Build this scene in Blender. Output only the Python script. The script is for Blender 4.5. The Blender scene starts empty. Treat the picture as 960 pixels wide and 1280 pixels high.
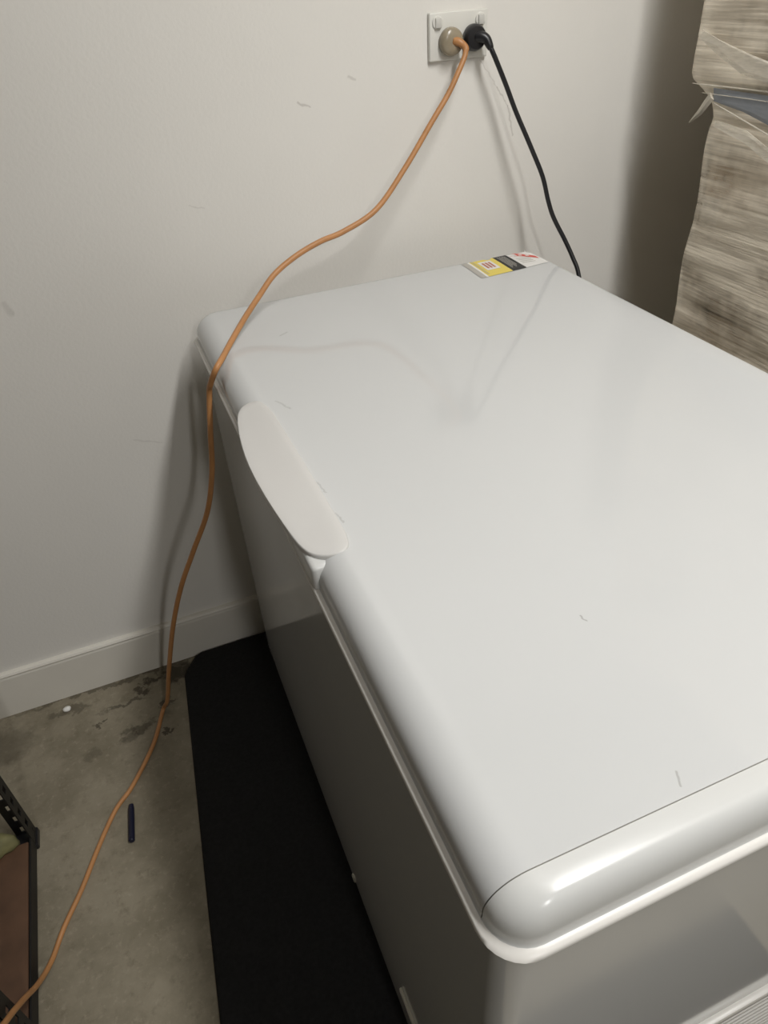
import bpy, bmesh, math, random
from mathutils import Vector, Matrix, noise
random.seed(4)
S = bpy.context.scene
C = S.collection

# ---------------------------------------------------------------- camera, world, light, exposure
cam_d = bpy.data.cameras.new('camera'); cam = bpy.data.objects.new('camera', cam_d); C.objects.link(cam)
R_ = Vector((0.924799, -0.37662, -0.053887)); U_ = Vector((0.268966, 0.54703, 0.792727)); F_ = Vector((0.269079, 0.747607, -0.607191))
M = Matrix.Identity(4)
for i in range(3):
    M[i][0] = R_[i]; M[i][1] = U_[i]; M[i][2] = -F_[i]
M.translation = Vector((-0.106718, -1.311147, 1.330194))
cam.matrix_world = M
cam_d.sensor_fit = 'HORIZONTAL'; cam_d.sensor_width = 36.0
cam_d.lens = 883.56 / 960 * 36.0
cam_d.clip_start = 0.02
S.camera = cam

W = bpy.data.worlds.new('world'); S.world = W; W.use_nodes = True
W.node_tree.nodes['Background'].inputs[0].default_value = (0.8, 0.85, 0.9, 1)
W.node_tree.nodes['Background'].inputs[1].default_value = 0.15

ROOM = dict(x0=-3.2, x1=3.0, y0=-6.0, h=2.55)
LAMPS = [  # x, y, length along x, width, watts
    (0.60, -1.42, 0.14, 1.20, 23.0),
    (0.10, -3.90, 0.14, 1.20, 27.0),
]
for i, (x, y, l, w, e) in enumerate(LAMPS):
    ld = bpy.data.lights.new('tube_light', 'AREA'); ld.shape = 'RECTANGLE'; ld.size = l; ld.size_y = w
    ld.energy = e; ld.color = (1.0, 0.99, 0.972)
    lo = bpy.data.objects.new('tube_light', ld); C.objects.link(lo); lo.location = (x, y, ROOM['h'] - 0.105)

S.view_settings.view_transform = 'Standard'; S.view_settings.look = 'None'
S.view_settings.gamma = 1.0; S.view_settings.use_curve_mapping = False
S.view_settings.exposure = 0.38

# ---------------------------------------------------------------- materials
def mat(name, col, rough=0.5, metal=0.0, var=0.0, scale=8.0, bump=0.0, bscale=60.0, coat=0.0, spec=0.5, stretch=(1, 1, 1)):
    m = bpy.data.materials.new(name); m.use_nodes = True
    nt = m.node_tree; b = nt.nodes['Principled BSDF']
    b.inputs['Base Color'].default_value = (*col, 1); b.inputs['Roughness'].default_value = rough
    b.inputs['Metallic'].default_value = metal; b.inputs['Coat Weight'].default_value = coat
    b.inputs['Coat Roughness'].default_value = 0.05
    b.inputs['Specular IOR Level'].default_value = spec
    tc = nt.nodes.new('ShaderNodeTexCoord'); mp = nt.nodes.new('ShaderNodeMapping'); mp.inputs['Scale'].default_value = stretch
    nt.links.new(tc.outputs['Object'], mp.inputs[0])
    if var:
        n = nt.nodes.new('ShaderNodeTexNoise'); n.inputs['Scale'].default_value = scale; n.inputs['Detail'].default_value = 5
        r = nt.nodes.new('ShaderNodeValToRGB')
        r.color_ramp.elements[0].position = 0.3; r.color_ramp.elements[1].position = 0.7
        r.color_ramp.elements[0].color = (*[c * (1 - var) for c in col], 1)
        r.color_ramp.elements[1].color = (*[min(1, c * (1 + var)) for c in col], 1)
        nt.links.new(mp.outputs[0], n.inputs['Vector']); nt.links.new(n.outputs[0], r.inputs[0]); nt.links.new(r.outputs[0], b.inputs['Base Color'])
    if bump:
        n = nt.nodes.new('ShaderNodeTexNoise'); n.inputs['Scale'].default_value = bscale; n.inputs['Detail'].default_value = 4
        bp = nt.nodes.new('ShaderNodeBump'); bp.inputs['Strength'].default_value = bump; bp.inputs['Distance'].default_value = 0.004
        nt.links.new(mp.outputs[0], n.inputs['Vector']); nt.links.new(n.outputs[0], bp.inputs['Height']); nt.links.new(bp.outputs[0], b.inputs['Normal'])
    return m

class NT:
    """small node-graph helper"""
    def __init__(s, m): s.nt = m.node_tree
    def n(s, t, **kw):
        nd = s.nt.nodes.new(t)
        for k, v in kw.items(): setattr(nd, k, v)
        return nd
    def link(s, a, b): s.nt.links.new(a, b)
    def math(s, op, a, b=None, c=None, clamp=False):
        nd = s.nt.nodes.new('ShaderNodeMath'); nd.operation = op; nd.use_clamp = clamp
        for i, v in enumerate((a, b, c)):
            if v is None: continue
            if isinstance(v, (int, float)): nd.inputs[i].default_value = v
            else: s.link(v, nd.inputs[i])
        return nd.outputs[0]
    def smooth(s, v, lo, hi, a=0.0, b=1.0):
        nd = s.nt.nodes.new('ShaderNodeMapRange'); nd.interpolation_type = 'SMOOTHSTEP'
        s.link(v, nd.inputs[0])
        for i, q in enumerate((lo, hi, a, b)): nd.inputs[i + 1].default_value = q
        return nd.outputs[0]
    def mixc(s, f, a, b):
        nd = s.nt.nodes.new('ShaderNodeMix'); nd.data_type = 'RGBA'
        if isinstance(f, (int, float)): nd.inputs[0].default_value = f
        else: s.link(f, nd.inputs[0])
        for i, v in ((6, a), (7, b)):
            if isinstance(v, tuple): nd.inputs[i].default_value = (*v, 1)
            else: s.link(v, nd.inputs[i])
        return nd.outputs[2]
    def noise(s, vec, scale, detail=4, rough=0.5):
        nd = s.nt.nodes.new('ShaderNodeTexNoise'); nd.inputs['Scale'].default_value = scale
        nd.inputs['Detail'].default_value = detail; nd.inputs['Roughness'].default_value = rough
        s.link(vec, nd.inputs['Vector']); return nd.outputs[0]
    def seg(s, u, v, a, b):
        """distance from (u, v) to the segment a-b"""
        dx, dy = b[0] - a[0], b[1] - a[1]; L2 = dx * dx + dy * dy
        pu, pv = s.math('SUBTRACT', u, a[0]), s.math('SUBTRACT', v, a[1])
        t = s.math('DIVIDE', s.math('ADD', s.math('MULTIPLY', pu, dx), s.math('MULTIPLY', pv, dy)), L2, clamp=True)
        ex = s.math('SUBTRACT', pu, s.math('MULTIPLY', t, dx)); ey = s.math('SUBTRACT', pv, s.math('MULTIPLY', t, dy))
        return s.math('SQRT', s.math('ADD', s.math('MULTIPLY', ex, ex), s.math('MULTIPLY', ey, ey)))
    def blob(s, u, v, c, ru, rv):
        a = s.math('DIVIDE', s.math('SUBTRACT', u, c[0]), ru); b = s.math('DIVIDE', s.math('SUBTRACT', v, c[1]), rv)
        return s.math('SQRT', s.math('ADD', s.math('MULTIPLY', a, a), s.math('MULTIPLY', b, b)))

def wall_material():
    m = bpy.data.materials.new('painted_wall'); m.use_nodes = True
    g = NT(m); b = m.node_tree.nodes['Principled BSDF']
    tc = g.n('ShaderNodeTexCoord'); P = tc.outputs['Object']
    sp = g.n('ShaderNodeSeparateXYZ'); g.link(P, sp.inputs[0]); x, z = sp.outputs[0], sp.outputs[2]
    base = g.mixc(g.smooth(g.noise(P, 2.2, 3), 0.35, 0.7), (0.755, 0.735, 0.69), (0.78, 0.76, 0.715))
    # small scuffs and a thin cracked paint line below the outlet
    marks = [((0.603, 1.195), (0.640, 1.150), .0009, .35), ((0.640, 1.150), (0.664, 1.118), .0011, .5), ((0.664, 1.118), (0.678, 1.068), .0014, .5),
             ((0.262, 1.163), (0.281, 1.154), .0016, .5), ((0.355, 1.192), (0.366, 1.187), .0018, .4),
             ((-0.283, 0.922), (-0.277, 0.905), .004, .3), ((0.05, 1.03), (0.075, 1.022), .001, .25), ((-0.15, 0.62), (-0.10, 0.60), .0013, .25)]
    wob = g.math('MULTIPLY', g.math('SUBTRACT', g.noise(P, 70, 3), 0.5), 0.008)
    xw, zw = g.math('ADD', x, wob), g.math('ADD', z, wob)
    for a, c, w, k in marks:
        d = g.seg(xw, zw, a, c)
        base = g.mixc(g.smooth(d, w * .4, w * 1.8, k * .7, 0.0), base, (0.30, 0.27, 0.235))
    g.link(base, b.inputs['Base Color']); b.inputs['Roughness'].default_value = 0.55; b.inputs['Specular IOR Level'].default_value = 0.3
    bp = g.n('ShaderNodeBump'); bp.inputs['Strength'].default_value = 0.12; bp.inputs['Distance'].default_value = 0.003
    g.link(g.noise(P, 160, 4), bp.inputs['Height']); g.link(bp.outputs[0], b.inputs['Normal'])
    return m

def floor_material():
    m = bpy.data.materials.new('concrete_floor'); m.use_nodes = True
    g = NT(m); b = m.node_tree.nodes['Principled BSDF']
    tc = g.n('ShaderNodeTexCoord'); P = tc.outputs['Object']
    sp = g.n('ShaderNodeSeparateXYZ'); g.link(P, sp.inputs[0]); x, y = sp.outputs[0], sp.outputs[1]
    base = g.mixc(g.smooth(g.noise(P, 6, 6, .65), 0.35, 0.68), (0.195, 0.170, 0.120), (0.285, 0.252, 0.187))
    base = g.mixc(g.smooth(g.noise(P, 34, 6, .7), 0.50, 0.72, 0, .6), base, (0.15, 0.125, 0.085))
    base = g.mixc(g.smooth(g.noise(P, 75, 5, .7), 0.52, 0.72, 0, .5), base, (0.36, 0.32, 0.245))
    # oily blots near the wall; darker patches by the mat corner and along the skirting
    wob = g.math('MULTIPLY', g.math('SUBTRACT', g.noise(P, 28, 4, .7), 0.5), 0.10)
    wob2 = g.math('MULTIPLY', g.math('SUBTRACT', g.noise(P, 33, 3, .7), 0.5), 0.08)
    xw, yw = g.math('ADD', x, wob), g.math('ADD', y, wob2)
    for c, ru, rv, k in [((-0.272, -0.042), .022, .010, .8), ((-0.215, -0.045), .035, .03, .85), ((-0.300, -0.066), .018, .010, .75), ((-0.252, -0.125), .012, .012, .7),
                         ((-0.345, -0.09), .05, .008, .6), ((-0.411, -0.122), .010, .008, .7), ((-0.315, -0.172), .035, .014, .6),
                         ((-0.264, -0.205), .012, .007, .8), ((-0.34, -0.19), .02, .02, .5), ((-0.47, -0.055), .05, .012, .45), ((-0.43, -0.20), .02, .015, .3),
                         ((-0.36, -0.012), .25, .010, .55), ((-0.60, -0.10), .06, .05, .35)]:
        d = g.blob(xw, yw, c, ru, rv)
        base = g.mixc(g.smooth(d, 0.55, 1.25, k, 0.0), base, (0.035, 0.027, 0.017))
    g.link(base, b.inputs['Base Color']); b.inputs['Roughness'].default_value = 0.62; b.inputs['Specular IOR Level'].default_value = 0.3
    bp = g.n('ShaderNodeBump'); bp.inputs['Strength'].default_value = 0.25; bp.inputs['Distance'].default_value = 0.003
    g.link(g.noise(P, 120, 5), bp.inputs['Height']); g.link(bp.outputs[0], b.inputs['Normal'])
    return m

def speck(m, marks, col):
    g = NT(m); b = m.node_tree.nodes['Principled BSDF']
    tc = g.n('ShaderNodeTexCoord'); P = tc.outputs['Object']; sp = g.n('ShaderNodeSeparateXYZ'); g.link(P, sp.inputs[0])
    src = b.inputs['Base Color'].links[0].from_socket
    wob = g.math('MULTIPLY', g.math('SUBTRACT', g.noise(P, 150, 3), 0.5), 0.006)
    x, y = g.math('ADD', sp.outputs[0], wob), g.math('ADD', sp.outputs[1], wob)
    for a, c, w, k in marks:
        src = g.mixc(g.smooth(g.seg(x, y, a, c), w * .4, w * 1.6, k, 0.0), src, col)
    g.link(src, b.inputs['Base Color'])

def film_material():
    m = bpy.data.materials.new('stretch_film'); m.use_nodes = True
    g = NT(m); nt = m.node_tree; b = nt.nodes['Principled BSDF']; out = nt.nodes['Material Output']
    tc = g.n('ShaderNodeTexCoord'); mp = g.n('ShaderNodeMapping'); g.link(tc.outputs['Object'], mp.inputs[0])
    mp.inputs['Rotation'].default_value = (0.05, 0, 0); mp.inputs['Scale'].default_value = (1.0, 1.3, 44.0)
    mp2 = g.n('ShaderNodeMapping'); g.link(tc.outputs['Object'], mp2.inputs[0])
    mp2.inputs['Rotation'].default_value = (-0.55, 0, 0); mp2.inputs['Scale'].default_value = (1.0, 1.2, 9.0)
    s1 = g.noise(mp.outputs[0], 4.0, 5, .65); s2 = g.noise(mp2.outputs[0], 3.0, 4, .6)
    f = g.math('ADD', g.smooth(s1, 0.30, 0.72, 0.0, 0.42), g.smooth(s2, 0.48, 0.74, 0.0, 0.30))
    s3 = g.noise(tc.outputs['Object'], 6.5, 4, .6)
    f = g.math('ADD', g.math('SUBTRACT', f, g.smooth(s3, 0.44, 0.68, 0.0, 0.42)), 0.53, clamp=True)
    b.inputs['Base Color'].default_value = (0.92, 0.835, 0.69, 1); b.inputs['Roughness'].default_value = 0.4
    tr = g.n('ShaderNodeBsdfTransparent'); mx = g.n('ShaderNodeMixShader')
    g.link(f, mx.inputs[0]); g.link(tr.outputs[0], mx.inputs[1]); g.link(b.outputs[0], mx.inputs[2]); g.link(mx.outputs[0], out.inputs[0])
    bp = g.n('ShaderNodeBump'); bp.inputs['Strength'].default_value = 0.3; bp.inputs['Distance'].default_value = 0.004
    g.link(s1, bp.inputs['Height']); g.link(bp.outputs[0], b.inputs['Normal'])
    return m

def carton_material():
    m = bpy.data.materials.new('brown_cardboard'); m.use_nodes = True
    g = NT(m); b = m.node_tree.nodes['Principled BSDF']
    tc = g.n('ShaderNodeTexCoord'); P = tc.outputs['Object']
    base = g.mixc(g.smooth(g.noise(P, 9, 5, .65), 0.35, 0.7), (0.44, 0.335, 0.22), (0.60, 0.48, 0.345))
    base = g.mixc(g.smooth(g.noise(P, 17, 3, .6), 0.58, 0.66, 0, .75), base, (0.12, 0.085, 0.05))
    g.link(base, b.inputs['Base Color']); b.inputs['Roughness'].default_value = 0.8
    return m

MT = dict(
    wall=wall_material(), floor=floor_material(), film=film_material(), carton=carton_material(),
    skirting=mat('skirting_paint', (0.72, 0.69, 0.62), 0.5, var=.04, scale=5, bump=.05),
    ceiling=mat('ceiling_paint', (0.74, 0.72, 0.68), 0.8, var=.02),
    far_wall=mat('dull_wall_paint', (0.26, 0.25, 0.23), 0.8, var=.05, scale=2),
    lid=mat('white_lid_enamel', (0.56, 0.568, 0.565), 0.07, spec=.5, var=.008, scale=3),
    cap=mat('white_moulded_plastic', (0.60, 0.605, 0.59), 0.24, var=.012, scale=6),
    lip=mat('cream_plastic_lip', (0.72, 0.70, 0.66), 0.35, var=.01),
    cabinet=mat('white_cabinet_enamel', (0.62, 0.62, 0.605), 0.10, var=.012, scale=4, spec=.5),
    handle=mat('ivory_handle_plastic', (0.60, 0.59, 0.57), 0.4, var=.012, scale=12),
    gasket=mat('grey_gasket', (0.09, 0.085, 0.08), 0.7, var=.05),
    black=mat('black_rubber', (0.010, 0.010, 0.010), 0.75, var=.25, scale=140, bump=.3, bscale=220, spec=.25),
    blackp=mat('black_plastic', (0.012, 0.012, 0.014), 0.35, var=.1),
    blackm=mat('black_painted_steel', (0.008, 0.0075, 0.007), 0.5, var=.2, scale=20),
    orange=mat('orange_pvc', (0.47, 0.225, 0.085), 0.45, var=.10, scale=30),
    plugc=mat('smoky_clear_plastic', (0.30, 0.255, 0.18), 0.25, var=.14, scale=40),
    outlet=mat('outlet_plastic', (0.72, 0.71, 0.66), 0.35, var=.01),
    rocker=mat('rocker_plastic', (0.60, 0.59, 0.55), 0.4, var=.01),
    board=mat('brown_hardboard', (0.105, 0.055, 0.030), 0.6, var=.18, scale=25),
    steel=mat('dull_steel', (0.45, 0.44, 0.42), 0.4, metal=1, var=.05),
    navy=mat('navy_plastic', (0.006, 0.007, 0.026), 0.4, var=.1),
    paper=mat('white_paper', (0.74, 0.73, 0.70), 0.5, var=.01), grey=mat('grey_print', (0.42, 0.40, 0.36), .5, var=.02),
    yellow=mat('yellow_print', (0.74, 0.60, 0.12), 0.5, var=.02), ink=mat('black_print', (0.02, 0.02, 0.02), .5, var=.05),
    red=mat('red_print', (0.62, 0.085, 0.06), 0.5, var=.03), pinkred=mat('faded_red_print', (0.45, 0.16, 0.11), 0.5, var=.03),
    pale=mat('pale_trim', (0.75, 0.73, 0.64), 0.35, var=.02), ormark=mat('orange_tip', (0.55, 0.17, 0.04), .4, var=.05),
    scrap=mat('olive_scrap', (0.15, 0.14, 0.06), 0.7, var=.35, scale=30), white=mat('white_foam', (0.85, 0.84, 0.80), .6, var=.02),
    wood=mat('pallet_timber', (0.40, 0.29, 0.17), 0.8, var=.2, scale=9, stretch=(1, 8, 8)),
)
speck(MT['lid'], [((.199, -.9577), (.2011, -.9641), .0009, .6), ((.0589, -.4441), (.0708, -.4706), .0018, .3), ((.049, -.655), (.053, -.68), .0012, .35), ((.0506, -.7216), (.0525, -.74), .0012, .4),
                  ((.1692, -1.1159), (.1634, -1.1268), .0008, .5), ((.124, -.2294), (.1369, -.222), .0016, .3)], (.25, .24, .23))
tube_m = bpy.data.materials.new('lit_diffuser'); tube_m.use_nodes = True
tube_m.node_tree.nodes['Principled BSDF'].inputs['Emission Color'].default_value = (1, .97, .92, 1)
tube_m.node_tree.nodes['Principled BSDF'].inputs['Emission Strength'].default_value = 6.0

# ---------------------------------------------------------------- helpers
def link(name, bm, m, parent=None, smooth=False, loc=None, auto=None):
    me = bpy.data.meshes.new(name)
    bmesh.ops.recalc_face_normals(bm, faces=bm.faces)
    bm.to_mesh(me); bm.free()
    for q in (m if isinstance(m, (list, tuple)) else [m]): me.materials.append(q)
    if smooth:
        for p in me.polygons: p.use_smooth = True
    o = bpy.data.objects.new(name, me); C.objects.link(o)
    if auto is not None and smooth:
        me.set_sharp_from_angle(angle=math.radians(auto))
    if parent is not None: o.parent = parent
    if loc: o.location = loc
    return o

def thing(name, label, cat, loc=(0, 0, 0), rz=0, group=None):
    o = bpy.data.objects.new(name, None); o.empty_display_size = .05; C.objects.link(o); o.location = loc; o.rotation_euler.z = rz
    o['label'] = label; o['category'] = cat
    if group: o['group'] = group
    return o
def tag(o, label, cat, group=None):
    o['label'] = label; o['category'] = cat
    if group: o['group'] = group
    return o
def struct(o): o['kind'] = 'structure'; return o

def box(bm, x0, x1, y0, y1, z0, z1, bevel=0.0, seg=2, mi=0):
    r = bmesh.ops.create_cube(bm, size=1)
    bmesh.ops.scale(bm, vec=(x1 - x0, y1 - y0, z1 - z0), verts=r['verts'])
    bmesh.ops.translate(bm, vec=((x0 + x1) / 2, (y0 + y1) / 2, (z0 + z1) / 2), verts=r['verts'])
    fs = set(f for v in r['verts'] for f in v.link_faces)
    for f in fs: f.material_index = mi
    if bevel:
        es = list(set(e for v in r['verts'] for e in v.link_edges))
        bmesh.ops.bevel(bm, geom=es, offset=bevel, segments=seg, affect='EDGES', profile=.5)
    return bm
def nb(): return bmesh.new()

def loft(bm, rings, cap0=True, cap1=True, closed=True):
    vs = [[bm.verts.new(p) for p in r] for r in rings]
    n = len(vs[0])
    for a, b in zip(vs, vs[1:]):
        for i in range(n if closed else n - 1):
            j = (i + 1) % n
            bm.faces.new((a[i], a[j], b[j], b[i]))
    if cap0: bm.faces.new(list(reversed(vs[0])))
    if cap1: bm.faces.new(vs[-1])
    return vs

def spline(P, per=10):
    P = [Vector(p) for p in P]; out = []
    Q = [2 * P[0] - P[1]] + P + [2 * P[-1] - P[-2]]
    for i in range(1, len(Q) - 2):
        p0, p1, p2, p3 = Q[i - 1:i + 3]
        for k in range(per):
            t = k / per
            out.append(0.5 * ((2 * p1) + (p2 - p0) * t + (2 * p0 - 5 * p1 + 4 * p2 - p3) * t * t + (3 * p1 - p0 - 3 * p2 + p3) * t ** 3))
    out.append(P[-1]); return out

def tube(bm, path, r, n=12):
    path = [Vector(p) for p in path]
    rad = r if callable(r) else (lambda t: r)
    t0 = (path[1] - path[0]).normalized()
    a = t0.cross(Vector((0, 0, 1)))
    if a.length < 1e-3: a = t0.cross(Vector((1, 0, 0)))
    a.normalize(); rings = []
    for i, p in enumerate(path):
        t = (path[min(i + 1, len(path) - 1)] - path[max(i - 1, 0)]).normalized()
        a = (a - t * a.dot(t)).normalized(); b = t.cross(a); rr = rad(i / (len(path) - 1))
        rings.append([p + (a * math.cos(2 * math.pi * k / n) + b * math.sin(2 * math.pi * k / n)) * rr for k in range(n)])
    loft(bm, rings); return bm

def lathe(bm, prof, n=32, axis='-y', origin=(0, 0, 0), mtx=None):
    rings = []
    for r, h in prof:
        ring = []
        for k in range(n):
            a = 2 * math.pi * k / n; c, s = r * math.cos(a), r * math.sin(a)
            v = Vector((c, s, h)) if axis == 'z' else Vector((c, -h, s))
            ring.append((mtx @ v if mtx else v) + Vector(origin))
        rings.append(ring)
    loft(bm, rings); return bm

def rrect(x0, x1, y0, y1, r, nc=8, ns=18):
    """rounded rectangle outline, counter-clockwise, straight sides subdivided"""
    P = []
    cs = [(x1 - r, y1 - r, 0), (x0 + r, y1 - r, 90), (x0 + r, y0 + r, 180), (x1 - r, y0 + r, 270)]
    arcs = [[(cx + r * math.cos(math.radians(a0 + 90 * k / nc)), cy + r * math.sin(math.radians(a0 + 90 * k / nc))) for k in range(nc + 1)] for cx, cy, a0 in cs]
    for i in range(4):
        P += arcs[i]
        a, b = arcs[i][-1], arcs[(i + 1) % 4][0]
        P += [(a[0] + (b[0] - a[0]) * k / ns, a[1] + (b[1] - a[1]) * k / ns) for k in range(1, ns)]
    return P

# ---------------------------------------------------------------- room
X0, X1, Y0, H = ROOM['x0'], ROOM['x1'], ROOM['y0'], ROOM['h']
struct(link('floor', box(nb(), X0 - .1, X1 + .1, Y0 - .1, .12, -.1, 0), MT['floor']))
struct(link('ceiling', box(nb(), X0 - .1, X1 + .1, Y0 - .1, .12, H, H + .1), MT['ceiling']))
struct(link('wall_back', box(nb(), X0 - .1, X1 + .1, 0, .12, 0, H), MT['wall']))
struct(link('wall_left', box(nb(), X0 - .1, X0, Y0, 0, 0, H), MT['far_wall']))
struct(link('wall_right', box(nb(), X1, X1 + .1, Y0, 0, 0, H), MT['far_wall']))
struct(link('wall_front', box(nb(), X0 - .1, X1 + .1, Y0 - .1, Y0, 0, H), MT['far_wall']))
BB = 0.128
bm = nb()   # skirting board with a rounded upper nose
prof = [(0, 0), (-.011, 0), (-.011, BB - .016), (-.0095, BB - .010), (-.0125, BB - .006), (-.010, BB - .0015), (-.005, BB), (0, BB)]
loft(bm, [[(X0, y, z) for y, z in prof], [(X1, y, z) for y, z in prof]])
struct(link('baseboard_back', bm, MT['skirting']))

for i, (x, y, l, w, e) in enumerate(LAMPS):
    t = thing('ceiling_light', ['fluorescent batten on the ceiling above the freezer', 'fluorescent batten on the ceiling behind the camera'][i], 'light', (x, y, H), math.pi / 2 if w > l else 0)
    l = max(l, w)
    link('housing', box(nb(), -l / 2 - .04, l / 2 + .04, -.07, .07, -.05, 0, .008), MT['outlet'], t)
    bm = nb()
    rings = [[(xx, .055 * math.cos(a), -.05 - .045 * math.sin(a)) for a in [math.pi * k / 10 for k in range(11)]] for xx in (-l / 2, l / 2)]
    loft(bm, rings); link('diffuser', bm, tube_m, t, True, auto=40)

# ---------------------------------------------------------------- chest freezer
FW, FL, FH, GAP = 0.688, 1.101, 0.872, 0.068
YF, YN = -GAP, -GAP - FL
fz = thing('chest_freezer', 'long white chest freezer with glossy lid standing on the black mat', 'freezer', (0, 0, 0))
BI = 0.009
# cabinet: lofted rounded box
bm = nb()
rr = lambda i, z: [(x, y, z) for x, y in rrect(BI + i, FW - .012 - i, YN + BI + i, YF - BI - i, .020 - i * .5, 7, 3)]
loft(bm, [rr(.008, .022), rr(.002, .026), rr(0, .034), rr(0, .60), rr(0, FH - .052)])
cab = link('cabinet', bm, MT['cabinet'], fz, True, auto=35)
wn = cab.modifiers.new('weighted', 'WEIGHTED_NORMAL'); wn.keep_sharp = True; wn.weight = 100
bm = nb()
rr2 = lambda i, z: [(x, y, z) for x, y in rrect(BI + i, FW - .012 - i, YN + BI + i, YF - BI - i, .02, 7, 3)]
loft(bm, [rr2(.006, FH - .054), rr2(.006, FH - .040)])
link('gasket', bm, MT['gasket'], fz, True, auto=35)
for (x, y) in ((.08, YF - .1), (.60, YF - .1), (.08, YN + .1), (.60, YN + .1)):
    bm = nb(); lathe(bm, [(.022, .012), (.024, .014), (.024, .024), (.016, .030)], 20, 'z', (x, y, 0)); link('foot', bm, MT['blackp'], fz, True, auto=40)
# lid: rings from the lip up over the rounded edge, then inwards over the slightly sagging top
SAG = 0.013
def topz(x, y):
    u = max(-1, min(1, (x - FW / 2) / (FW / 2 - .03))); v = max(-1, min(1, (y - (YF + YN) / 2) / (FL / 2 - .04)))
    return -SAG * (1 - u ** 4) * (1 - v * v)
def lid_ring(inl, z, innear=None, infar=None, inback=None):
    innear = inl if innear is None else innear; infar = inl if infar is None else infar; inback = inl if inback is None else inback
    r = max(.003, .032 - inl * .45)
    return [(x, y, z) for x, y in rrect(inl, FW - inback, YN + innear, YF - infar, r, 8, 22)]
def lid_rings(off=0.0):
    R = []
    z0 = FH - .045
    R.append(lid_ring(.004 + off, z0 + .0)); R.append(lid_ring(.001 + off, z0 + .001)); R.append(lid_ring(0 + off, z0 + .0035))
    R.append(lid_ring(.001 + off, z0 + .006)); R.append(lid_ring(.004 + off, z0 + .0075)); R.append(lid_ring(.0052 + off, z0 + .009, None, None, .004))
    R.append(lid_ring(.0056 + off, z0 + .012, None, None, .004))
    rx, rz = .032, .030
    for k in range(0, 11):
        a = math.pi / 2 * k / 10
        fx, fz_ = 1 - math.cos(a), math.sin(a)
        kk = .0056 + rx * fx; kb = .004 + .006 * fx
        R.append(lid_ring(kk + off, FH - rz + rz * fz_ - off, .0056 + .0150 * fx + off, .0065 + .008 * fx + off, kb + off))
    last = dict(inl=.0056 + rx, innear=.0206, infar=.0145, inback=.010)
    half = FW / 2
    for f in (.015, .04, .08, .14, .22, .32, .43, .55, .67, .79, .90, .97):
        a = last['inl'] + (half - last['inl']) * f; n_ = last['innear'] + (FL / 2 - last['innear']) * f
        fr = last['infar'] + (FL / 2 - last['infar']) * f; bk = last['inback'] + (half - last['inback']) * f
        ring = []
        r = max(.0008, (.032 - last['inl'] * .45) * (1 - f))
        for x, y in rrect(a, FW - bk, YN + n_, YF - fr, r, 8, 22): ring.append((x, y, FH + topz(x, y) - off))
        R.append(ring)
    return R
YG, YG2 = -1.1345, YF - .016
def lid_piece(lo, hi, off=0.0):
    bm = nb(); loft(bm, lid_rings(off), True, True)
    for co, no in (((0, lo, 0), (0, -1, 0)), ((0, hi, 0), (0, 1, 0))):
        g = bm.verts[:] + bm.edges[:] + bm.faces[:]
        r = bmesh.ops.bisect_plane(bm, geom=g, plane_co=co, plane_no=no, clear_outer=True, clear_inner=False)
    return bm
# lip (bottom rim) is one moulding all round; the part above it is split in panel and end caps
lid = link('lid', lid_piece(YG + .0004, YG2 - .0003), MT['lid'], fz, True, auto=50)
link('end_cap', lid_piece(YN - 1, YG - .0004), MT['cap'], lid, True, auto=50)
far_cap = link('end_cap', lid_piece(YG2 + .0003, YF + 1), MT['cap'], lid, True, auto=50)
bm = nb(); R = [[(x, y, z) for x, y in rrect(i, FW - i, YN + i, YF - i, .032, 8, 22)] for i, z in ((.006, FH - .0455), (.0005, FH - .0450), (-.0012, FH - .0415), (.0004, FH - .0385), (.0040, FH - .0368), (.0085, FH - .0370))]
loft(bm, R, False, False); link('rim_lip', bm, MT['lip'], lid, True, auto=60)
bm = nb(); R = lid_rings(.0014); loft(bm, R); link('liner', bm, MT['grey'], lid, True, auto=50)

# handle: flat ivory grip plate overhanging the front edge, with a bracket below
bm = nb()
inner = [(.046, -.482), (.047, -.55), (.048, -.65), (.048, -.745)]
outer = [(.047, -.768), (.043, -.783), (.034, -.7895), (.020, -.787), (.008, -.778), (.001, -.764), (-.0035, -.742), (-.0075, -.705), (-.0115, -.655), (-.0135, -.605), (-.0128, -.56), (-.009, -.515), (-.003, -.476), (.003, -.454), (.012, -.4405), (.024, -.4355), (.035, -.440), (.042, -.457)]
out2 = [(p.x, p.y) for p in spline([(x, y, 0) for x, y in inner + outer] + [(inner[0][0], inner[0][1], 0)], 4)][:-1]
cx, cy = .018, -.612
def hz(x): return FH + .0012 - max(0, .036 - x) * .13
def hr(s, dz): return [(cx + (x - cx) * (1 - s * 6), cy + (y - cy) * (1 - s), hz(x) + dz) for x, y in out2]
loft(bm, [hr(.012, -.0085), hr(.002, -.0078), hr(0, -.005), hr(0, -.0020), hr(.004, -.0004), hr(.010, 0), hr(.06, 0)])
hd = link('handle', bm, MT['handle'], lid, True, auto=45)
bm = nb(); box(bm, -.0005, .030, -.792, -.452, FH - .0415, FH - .0075, .006, 3)
link('handle_bracket', bm, MT['cap'], lid, True, auto=45)

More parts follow.
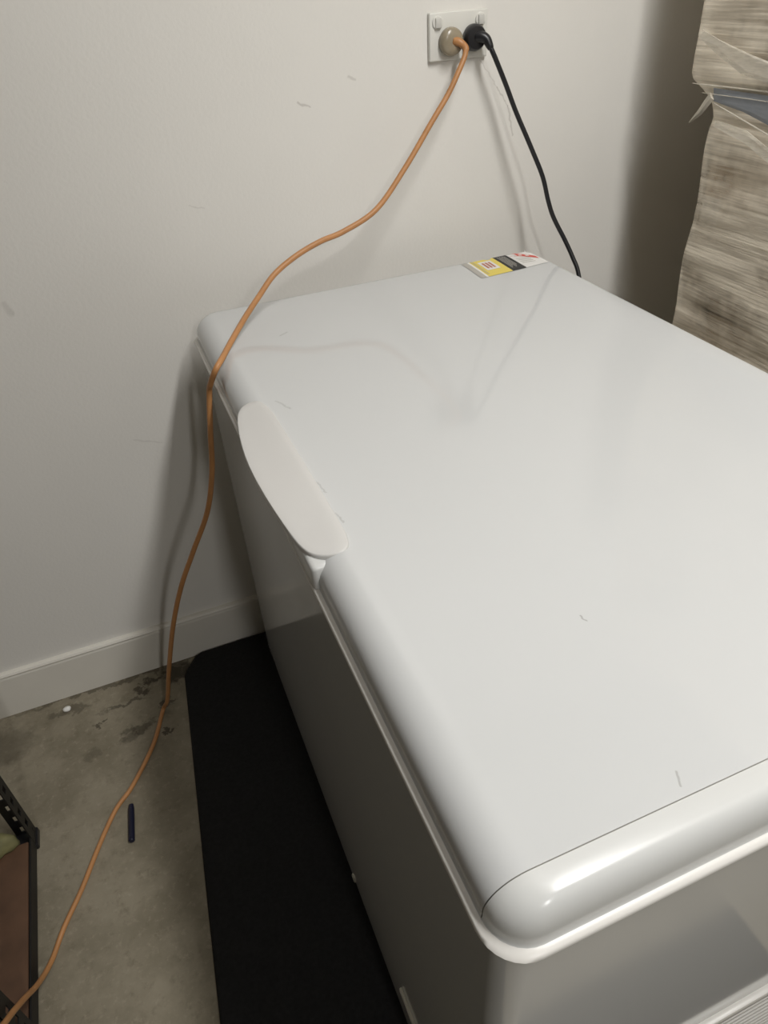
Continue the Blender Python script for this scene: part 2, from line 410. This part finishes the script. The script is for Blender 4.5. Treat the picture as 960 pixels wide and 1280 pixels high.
# rating sticker at the far right corner of the lid: flat print
from mathutils.bvhtree import BVHTree
LB = BVHTree.FromPolygons([v.co for v in lid.data.vertices], [p.vertices for p in lid.data.polygons])
LC = BVHTree.FromPolygons([v.co for v in far_cap.data.vertices], [p.vertices for p in far_cap.data.polygons])
def lz(x, y):
    h = [q.ray_cast(Vector((x, y, 2)), Vector((0, 0, -1)))[0] for q in (LB, LC)]
    return max([q.z for q in h if q is not None] or [FH - .001]) + .0007
ST = nb()
def poly(pts, mi, h):
    if len(pts) == 4:      # subdivide so that the print follows the sheet
        n = max(1, int(max(math.dist(pts[0], pts[1]), math.dist(pts[1], pts[2])) / .012))
        P2 = lambda a, b: [pts[0][i] * (1 - a) * (1 - b) + pts[1][i] * a * (1 - b) + pts[2][i] * a * b + pts[3][i] * (1 - a) * b for i in (0, 1)]
        quads = [[P2(i / n, j / n), P2((i + 1) / n, j / n), P2((i + 1) / n, (j + 1) / n), P2(i / n, (j + 1) / n)] for i in range(n) for j in range(n)]
    else: quads = [pts]
    for qd in quads:
        f = ST.faces.new([ST.verts.new((x, y, lz(x, y) + h)) for x, y in qd]); f.material_index = mi; f.normal_update()
        if f.normal.z < 0: f.normal_flip()
q = lambda u, v: (.527 + .098 * u + .004 * v * 0, -.073 - .094 * v + .004 * u)   # sticker frame, u to the right, v to the room
def qp(u0, u1, v0, v1): return [q(u0, v0), q(u1, v0), q(u1, v1), q(u0, v1)]
poly(qp(0, .125, 0, 1), 1, 0)                                # grey margin
poly(qp(.125, .17, 0, 1), 0, 0)
poly(qp(.17, .70, 0, 1), 2, 0)                               # yellow field
poly(qp(.70, 1.0, 0, 1), 3, 0)                               # black band
poly(qp(.29, .58, .26, .72), 0, .0003)                       # cream box on the yellow
for k in range(3): poly(qp(.34 + .07 * k, .385 + .07 * k, .34, .64), 5, .0005)
for k in range(6): poly(qp(.77 + .03 * k, .782 + .03 * k, .18 + .04 * (k % 2), .85 - .05 * (k % 3)), 1, .0003)
for k in range(2): poly(qp(.20 + .03 * k, .21 + .03 * k, .1, .9), 1, .0003)
wp = [(.626, -.0725), (.674, -.0725), (.676, -.160), (.626, -.163)]
poly(wp, 0, 0)                                               # white part with the red flash
red = []
for k in range(9):
    t = k / 8; red.append((.627 + .045 * t, -.0745 - .014 * t - .028 * t * t))
low = [(x, y - .020 + .004 * t) for t, (x, y) in zip([k / 8 for k in range(9)], red)]
for k in range(8): poly([red[k], red[k + 1], low[k + 1], low[k]], 4, .0003)
for k in range(3):
    x = .635 + .011 * k; y = -.086 - .008 * k; poly([(x, y), (x + .006, y - .003), (x + .006, y - .009), (x, y - .006)], 0, .0005)
for k in range(4): poly([(.632, -.112 - .008 * k), (.658, -.116 - .008 * k), (.658, -.118 - .008 * k), (.632, -.114 - .008 * k)], 1, .0003)
me = bpy.data.meshes.new('rating_sticker'); ST.to_mesh(me); ST.free()
for k in ('paper', 'grey', 'yellow', 'ink', 'red', 'pinkred'): me.materials.append(MT[k])
so = bpy.data.objects.new('rating_sticker', me); C.objects.link(so); so.parent = lid; so['label'] = 'yellow, black and red printed sticker at the lid corner'

# details low on the cabinet
bm = nb(); box(bm, BI - .004, BI + .002, -1.03, -.925, .131, .143, .002, 2); ts = link('trim_strip', bm, MT['pale'], fz, True, auto=40)
bm = nb(); box(bm, BI - .0045, BI + .002, -1.02, -.975, .126, .1315, .001, 1); link('orange_tip', bm, MT['ormark'], ts)
bm = nb(); lathe(bm, [(.008, -.002), (.008, .001), (.006, .002), (.001, .002)], 18, 'z', (0, 0, 0), Matrix.Rotation(-math.pi / 2, 4, 'Y')); link('drain_cap', bm, MT['pale'], fz, True, loc=(BI - .0005, -.700, .038), auto=40)
# compressor vent on the near end
vg = link('vent_frame', (lambda b: (box(b, .27, .61, YN + BI - .008, YN + BI + .001, .325, .342, .003), box(b, .27, .61, YN + BI - .008, YN + BI + .001, .06, .075, .003),
                                   box(b, .27, .287, YN + BI - .0079, YN + BI + .001, .0749, .3251, .003), box(b, .593, .61, YN + BI - .0079, YN + BI + .001, .0749, .3251, .003), b)[-1])(nb()), MT['lip'], fz, True, auto=40)
link('vent_shade_sheet', box(nb(), .286, .594, YN + BI - .0012, YN + BI + .001, .074, .326), MT['gasket'], vg)  # flat dark sheet on the face, painted shade between the louvres
lv = None
for k in range(12):
    if lv is None:
        b = nb(); box(b, .287, .593, -.0045, .0, -.0032, .0032, .001, 1)
        lv = link('louvre', b, MT['lip'], vg, True, loc=(0, YN + BI - .001, .092), auto=40); lv.rotation_euler.x = 0
    else:
        c = lv.copy(); C.objects.link(c); c.location.z = .092 + .0205 * k
for y in (YF - .25, YN + .25):
    link('hinge', box(nb(), FW - .014, FW + .006, y - .03, y + .03, FH - .14, FH - .046, .003), MT['steel'], fz, True, auto=40)

# ---------------------------------------------------------------- mat under the freezer
bm = nb()
pts = [(.60, -.014), (-.150, -.014), (-.163, -.020), (-.192, -.058), (-.199, -.074), (-.2485, -.62), (-.306, -1.30), (-.300, -1.318), (-.285, -1.325), (.60, -1.325)]
inn = lambda d: [(x + (d if x < .3 else -d), y + (-d if y > -.6 else d)) for x, y in pts]
loft(bm, [[(x, y, .0005) for x, y in pts], [(x, y, .008) for x, y in pts], [(x, y, .0118) for x, y in inn(.004)]])
tag(link('rubber_mat', bm, MT['black']), 'black rubber floor mat running under the freezer to the skirting board', 'mat')

# ---------------------------------------------------------------- outlet, plugs, cords
OX, OZ, OS = .5567, 1.2354, .952
ow, oh = .058 * OS, .0365 * OS
ot = thing('wall_outlet', 'white double power outlet on the back wall above the freezer', 'outlet', (OX, 0, OZ))
link('face_plate', box(nb(), -ow, ow, -.009, 0, -oh, oh, .0022, 3), MT['outlet'], ot, True, auto=40)
for sx in (-1, 1):
    bm = nb(); lathe(bm, [(.0098, .008), (.0098, .0105), (.0088, .0115), (.0002, .0118)], 28, '-y', (sx * .0405, 0, .0205))
    rk = link('switch_ring', bm, MT['outlet'], ot, True, auto=35)
    link('rocker', box(nb(), sx * .0405 - .0055, sx * .0405 + .0055, -.0150, -.0105, .0130, .0275, .0014, 2), MT['rocker'], rk, True, auto=40)
def plug(t, m, x, z, r, dep, bootdir, bm_m):
    bm = nb(); lathe(bm, [(r * .93, .0095), (r, .012), (r, dep * .72), (r * .95, dep * .88), (r * .84, dep), (r * .45, dep + .0012), (.0005, dep + .0014)], 36, '-y', (x, 0, z))
    pb = link('plug_body', bm, m, t, True, auto=45)
    return pb
# orange extension cord
xc = thing('extension_cord', 'orange extension cord hanging from the outlet over the freezer lid to the floor', 'cord', (OX, 0, OZ))
def child_bm(t, o):   # parts are modelled in room coordinates, then set relative to the thing
    o.parent = t; o.matrix_parent_inverse = Matrix.Translation(-Vector(t.location)); return o
PX, PZ = .5385, 1.2280
pb = plug(None, MT['plugc'], PX, PZ, .0212, .025, None, None); child_bm(xc, pb)
OP = [(0.5553, -0.037, 1.2187), (0.5503, -0.044, 1.208), (0.5354, -0.05, 1.1866), (0.5133, -0.055, 1.156), (0.4793, -0.062, 1.1192), (0.4187, -0.074, 1.0527), (0.3569, -0.088, 0.9984), (0.2907, -0.1, 0.975), (0.2427, -0.11, 0.9677), (0.1944, -0.122, 0.9548),
      (0.1496, -0.1371, 0.936), (0.1129, -0.1649, 0.915), (0.0748, -0.2028, 0.896), (0.0369, -0.2554, 0.8815), (0.0183, -0.2851, 0.8755), (0.0035, -0.3000, 0.8665), (-0.0075, -0.288, 0.840), (-0.0120, -0.278, 0.8191), (-0.0238, -0.278, 0.7527), (-0.0364, -0.278, 0.6781), (-0.0602, -0.275, 0.5994), (-0.0999, -0.268, 0.5208), (-0.1406, -0.26, 0.4375), (-0.1778, -0.245, 0.3321), (-0.2156, -0.215, 0.1869),
      (-0.2420, -0.178, 0.065), (-0.2622, -0.15, 0.0055), (-0.295, -0.2331, 0.0045), (-0.3493, -0.3187, 0.0045), (-0.3874, -0.3602, 0.0045), (-0.4235, -0.4223, 0.0045), (-0.4608, -0.4973, 0.0045), (-0.4958, -0.5577, 0.0045), (-0.517, -0.606, 0.0060), (-0.526, -0.6541, 0.0452), (-0.526, -0.7064, 0.1169), (-0.526, -0.7548, 0.1789), (-0.530, -0.814, 0.2376), (-0.53, -0.87, 0.20), (-0.52, -0.90, 0.10), (-.50, -.93, .02), (-.46, -1.0, .0045), (-.42, -1.15, .0045)]
cb = link('cable', tube(nb(), spline(OP, 10), .0047, 12), MT['orange'], None, True); child_bm(xc, cb)
bm = nb(); tube(bm, spline([(PX + .002, -.022, PZ + .001), (.5470, -.0275, 1.2275), (.5520, -.031, 1.2240), (.5553, -.037, 1.2187), (.5540, -.040, 1.2140)], 6), lambda t: .0068 - .0016 * t, 14)
bt = link('cable_boot', bm, MT['orange'], None, True); child_bm(xc, bt)
# black freezer cord
bc = thing('power_cord', 'black power cord running from the outlet down behind the freezer', 'cord', (OX, 0, OZ))
BX, BZ = .5825, 1.2308
pb = plug(None, MT['blackp'], BX, BZ, .0200, .027, None, None); child_bm(bc, pb)
BP = [(0.5964, -0.034, 1.228), (0.6002, -0.039, 1.2188), (0.6074, -0.044, 1.2034), (0.6283, -0.05, 1.1605), (0.6476, -0.058, 1.116), (0.6714, -0.072, 1.0634), (0.6957, -0.085, 1.0082), (0.7071, -0.093, 0.9657), (0.7184, -0.1, 0.9334), (0.7388, -0.115, 0.8917), (0.7511, -0.13, 0.8595), (0.7577, -0.145, 0.831), (.758, -.17, .77), (.748, -.22, .60), (.735, -.30, .40), (.715, -.36, .25), (.690, -.40, .20), (.676, -.41, .19)]
cb = link('cable', tube(nb(), spline(BP, 8), .0042, 12), MT['blackp'], None, True); child_bm(bc, cb)
bm = nb(); tube(bm, spline([(BX + .002, -.022, BZ + .001), (.5900, -.028, 1.2316), (.5964, -.034, 1.228), (.6002, -.039, 1.2188), (.6020, -.041, 1.2140)], 6), lambda t: .0105 - .0055 * t, 14)
bt = link('cable_boot', bm, MT['blackp'], None, True); child_bm(bc, bt)

# ---------------------------------------------------------------- wrapped cartons on a pallet
PXL, PYF = .912, -.205
pl = thing('wrapped_pallet', 'stack of brown cartons in clear stretch film on a pallet behind the freezer', 'pallet', (PXL, PYF, 0))
Tinv = Matrix.Translation(-Vector(pl.location))
def pchild(o): o.parent = pl; o.matrix_parent_inverse = Tinv; return o
bm = nb()
for k in range(3): box(bm, PXL + .01 + k * .44, PXL + .11 + k * .44, PYF - 1.05, PYF - .08, .02, .1155, .002, 1)
stringers = pchild(link('pallet_frame', bm, MT['wood']))
for k in range(7): link('deck_board', box(nb(), PXL + .01, PXL + .99, PYF - .18 - k * .145, PYF - .08 - k * .145, .116, .136, .002, 1), MT['wood'], stringers)
for k in range(3): link('base_board', box(nb(), PXL + .01, PXL + .99, PYF - .18 - k * .43, PYF - .08 - k * .43, 0, .0195, .002, 1), MT['wood'], stringers)
def carton(x0, y1, z0, lx, ly, h):
    bm = nb(); box(bm, x0, x0 + lx, y1 - ly, y1, z0, z0 + h, .006, 2)
    # flap seam: a slightly proud tape strip and the corrugated top flap edges
    box(bm, x0 - .0015, x0 + .004, y1 - ly / 2 - .025, y1 - ly / 2 + .025, z0 + h - .07, z0 + h - .002, .001, 1)
    return pchild(link('carton', bm, MT['carton'], None, True, auto=40))
layers = [(.138, .325, -.275), (.465, .325, -.270), (.792, .312, -.273), (1.150, .32, -.205), (1.472, .32, -.207)]
for li, (z0, h, yf) in enumerate(layers):
    y = yf; 
    for ly in ((.42, .40), (.40, .42))[li % 2]:
        j = random.uniform(-.004, .004)
        carton(PXL + .004 + j, y, z0, .46, ly - .005, h); carton(PXL + .470 + j, y, z0, .46, ly - .005, h); y -= ly
pchild(link('slip_sheet', box(nb(), PXL + .02, PXL + .92, -1.08, -.262, 1.1062, 1.148, .002, 1), MT['grey']))
# film: outline rings stacked in z, wrinkled
def film_far(z):
    if z >= 1.158: return -.2005
    if z >= 1.100: return -.2005 - .068 * (1 - (z - 1.100) / .058) ** .8
    return -.2685 + .004 * math.sin(z * 31)
def film_ring(z):
    yf = film_far(z); xl = PXL - .004; pts = []
    neck = .014 * math.exp(-((z - 1.125) / .022) ** 2)
    n = 90
    for k in range(n + 1):
        t = (k / n) ** 1.7; y = yf - (1.09 + yf) * t
        ed = min(1, k / 4)
        w = (noise.noise(Vector((y * 2.2, z * 34 + y * 2.5, 1.3))) * .0035 + noise.noise(Vector((y * 5 + z * 3, z * 12 - y * 6.0, 7.1))) * .0035 + abs(noise.noise(Vector((y * 9, z * 60 + y * 5, 3.7)))) * .003)
        pts.append((xl - .0065 - w * ed + neck + (.006 if k == 0 else 0), y, z))
    pts += [(PXL + .3, -1.10, z), (PXL + .94, -1.10, z), (PXL + .95, -1.08, z), (PXL + .95, yf - .02, z), (PXL + .93, yf + .005, z), (PXL + .5, yf + .006, z), (PXL + .02, yf + .006, z)]
    return pts
zs = []
z = .15
while z < 1.80: zs.append(z); z += .0085 if z > .5 else .03
bm = nb(); loft(bm, [film_ring(z) for z in zs], False, False)
fo = pchild(link('stretch_film', bm, MT['film'], None, True)); fo['label'] = 'clear wrinkled stretch film wrapped round the cartons'
# loose film tail, folds and strands of film at the overhang
def plate(name, pts, x, m, th=.0012):
    """thin folded piece of film lying on the wrapped face (y, z outline), slightly bowed"""
    bm = nb(); c = (sum(p[0] for p in pts) / len(pts), sum(p[1] for p in pts) / len(pts))
    ring = lambda d, q: [(x + d, c[0] + (y - c[0]) * q, c[1] + (z - c[1]) * q) for y, z in pts]
    loft(bm, [ring(th, 1), ring(0, 1), ring(-th, .7)])
    return pchild(link(name, bm, m))
def sheet(name, col, f0, f1, sc):
    m = bpy.data.materials.new(name); m.use_nodes = True; g = NT(m); b = m.node_tree.nodes['Principled BSDF']
    b.inputs['Base Color'].default_value = (*col, 1); b.inputs['Roughness'].default_value = .4
    tc = g.n('ShaderNodeTexCoord'); mp = g.n('ShaderNodeMapping'); g.link(tc.outputs['Object'], mp.inputs[0]); mp.inputs['Scale'].default_value = sc
    tr = g.n('ShaderNodeBsdfTransparent'); mx = g.n('ShaderNodeMixShader')
    g.link(g.smooth(g.noise(mp.outputs[0], 5, 4, .6), .3, .7, f0, f1), mx.inputs[0]); g.link(tr.outputs[0], mx.inputs[1]); g.link(b.outputs[0], mx.inputs[2])
    g.link(mx.outputs[0], m.node_tree.nodes['Material Output'].inputs[0]); return m
pale_f = sheet('folded_film', (.80, .75, .65), .25, .75, (1, 3, 20))
blue_f = sheet('blue_grey_film', (.27, .29, .32), .75, .95, (1, 3, 20))
o = plate('film_fold', [(-.262, 1.1475), (-.33, 1.1470), (-.42, 1.1470), (-.55, 1.1470), (-.55, 1.070), (-.42, 1.102), (-.3364, 1.1205), (-.268, 1.1290)], .8975, blue_f)
o['label'] = 'blue-grey folded band of film under the upper carton'
plate('film_fold', [(-.286, 1.0946), (-.3524, 1.0819), (-.4184, 1.0574), (-.55, 1.004), (-.55, 1.030), (-.4123, 1.0776), (-.3564, 1.0971), (-.3018, 1.1033), (-.287, 1.1037)], .8915, pale_f)
pchild(link('paper_slip', box(nb(), .9115, .9148, -.318, -.2745, .932, .982, .001, 1), mat('pale_paper', (.62, .58, .50), .6, var=.06, scale=20)))
plate('film_fold', [(-.215, 1.215), (-.26, 1.195), (-.32, 1.172), (-.40, 1.160), (-.55, 1.150), (-.55, 1.165), (-.40, 1.185), (-.33, 1.198), (-.26, 1.214), (-.22, 1.226)], .8915, pale_f)
bm = nb(); P = [(-.2635, 1.1360), (-.2539, 1.1247), (-.2432, 1.1105), (-.2240, 1.0930)]
rings = []
for (y, z), w in zip(P, (.0075, .0070, .0058, .0012)):
    rings.append([(.897 + dx, y + dy * w * .75, z + dy * w * .66) for dx, dy in ((-.004, -.3), (-.001, -1), (.003, -.2), (.003, .3), (-.001, 1), (-.003, .4))])
loft(bm, rings); pchild(link('film_tail', bm, mat('bunched_film', (0.50, 0.46, 0.38), 0.45, var=.3, scale=30), None, True, auto=40))
for (a, b, w) in (((.896, -.214, 1.1505), (.894, -.80, 1.146), .0025), ((.896, -.270, 1.1270), (.893, -.75, 1.000), .0025), ((.896, -.24, 1.139), (.894, -.70, 1.130), .0016)):
    m_ = [tuple(a[i] + (b[i] - a[i]) * t + (.0 if i != 2 else .004 * math.sin(3.1 * t)) for i in range(3)) for t in (0, .33, .66, 1)]
    bm = nb(); tube(bm, spline(m_, 6), lambda t, w=w: w * (.5 + .3 * abs(math.sin(7 * t))) * .6, 8); pchild(link('film_strand', bm, pale_f, None, True))

# ---------------------------------------------------------------- low storage rack at the left
rk = thing('storage_rack', 'black slotted-angle storage rack with brown board at the left edge', 'rack', (-.54, -.36, 0))
Rinv = Matrix.Translation(-Vector(rk.location))
def rchild(o, p=None): o.parent = p or rk; o.matrix_parent_inverse = Rinv if p is None else Matrix.Identity(4); return o
def post(xc, yc, sx, sy, top=1.82):
    """slotted angle: two flanges with a row of holes; corner at (xc, yc), flanges run towards sx, sy"""
    bm = nb(); t = .0022; w = .036; pitch = .0375
    def flange(f):
        f(0, .012, 0, top); f(w - .012, w, 0, top)
        z = 0
        while z < top - pitch:
            f(.012, w - .012, z, z + .0215); z += pitch
    def fx(a, b, z0, z1): box(bm, *sorted((xc + sx * a, xc + sx * b)), *sorted((yc, yc + sy * t)), z0, z1)
    def fy(a, b, z0, z1): box(bm, *sorted((xc, xc + sx * t)), *sorted((yc + sy * a, yc + sy * b)), z0, z1)
    flange(fx); flange(fy)
    o = rchild(link('slotted_post', bm, MT['blackm']))
    return o
RX, RY0, RY1, RXL = -.538, -.343, -.742, -1.35
for xc, sx in ((RX, -1), (RXL, 1)):
    for yc, sy in ((RY0, -1), (RY1, 1)):
        post(xc, yc, sx, sy)
        rchild(link('post_foot', box(nb(), *sorted((xc - sx * .003, xc + sx * .040)), *sorted((yc - sy * .003, yc + sy * .038)), 0, .016, .002, 1), MT['blackp']))
def shelf(z):
    a = rchild(link('shelf_beam', box(nb(), RX - .004, RX - .0005 + .0, RY1 + .01, RY0 - .01, z - .032, z + .002, .001, 1), MT['blackm']))
    b2 = rchild(link('shelf_beam', box(nb(), RXL + .0005, RXL + .004, RY1 + .01, RY0 - .01, z - .032, z + .002, .001, 1), MT['blackm']))
    for y in (RY0 - .004, RY1 + .004): rchild(link('shelf_beam', box(nb(), RXL + .01, RX - .045, y - .0015, y + .0015, z - .032, z - .010, .001, 1), MT['blackm']))
    rchild(link('shelf_board', box(nb(), RXL + .006, RX - .0065, RY1 + .006, RY0 - .040, z - .016, z - .001, .0015, 1), MT['board']))
shelf(.040); shelf(.66); shelf(1.24); shelf(1.80)  # shelves above the lowest are unseen, added to keep light off the floor
# crumpled scrap at the far end of the lowest board
bm = nb(); bmesh.ops.create_icosphere(bm, subdivisions=3, radius=1)
for v in bm.verts:
    k = 1 + .35 * noise.noise(v.co * 2.1 + Vector((3, 1, 2))); v.co = Vector((v.co.x * .050 * k, v.co.y * .022 * k, max(-.2, v.co.z) * .030 * k))
bmesh.ops.translate(bm, vec=(-.606, -.379, .0452), verts=bm.verts)
tag(link('crumpled_scrap', bm, MT['scrap'], None, True), 'crumpled yellow-green scrap lying on the far end of the rack board', 'scrap')

# ---------------------------------------------------------------- small things on the floor
pn = thing('pen_cap', 'dark navy pen cap lying on the concrete beside the orange cord', 'pen cap', (-.3605, -.404, .0065), math.atan2(-.074, -.007))
bm = nb(); tube(bm, [(-.040, 0, 0), (-.0385, 0, 0), (-.030, 0, 0), (.034, 0, 0), (.0385, 0, 0), (.040, 0, 0)], lambda t: .0062 if .2 < t < .9 else .0048, 18); link('cap_body', bm, MT['navy'], pn, True, auto=40)
link('clip', box(nb(), -.030, .036, -.0014, .0014, .0060, .0082, .0006, 1), MT['navy'], pn)
bm = nb(); bmesh.ops.create_icosphere(bm, subdivisions=2, radius=1)
for v in bm.verts:
    k = 1 + .3 * noise.noise(v.co * 1.9); v.co = Vector((v.co.x * .0095 * k, v.co.y * .007 * k, v.co.z * .006 * k))
bmesh.ops.translate(bm, vec=(-.470, -.052, .0055), verts=bm.verts)
tag(link('foam_crumb', bm, MT['white'], None, True), 'small white crumb on the concrete near the skirting board', 'crumb')
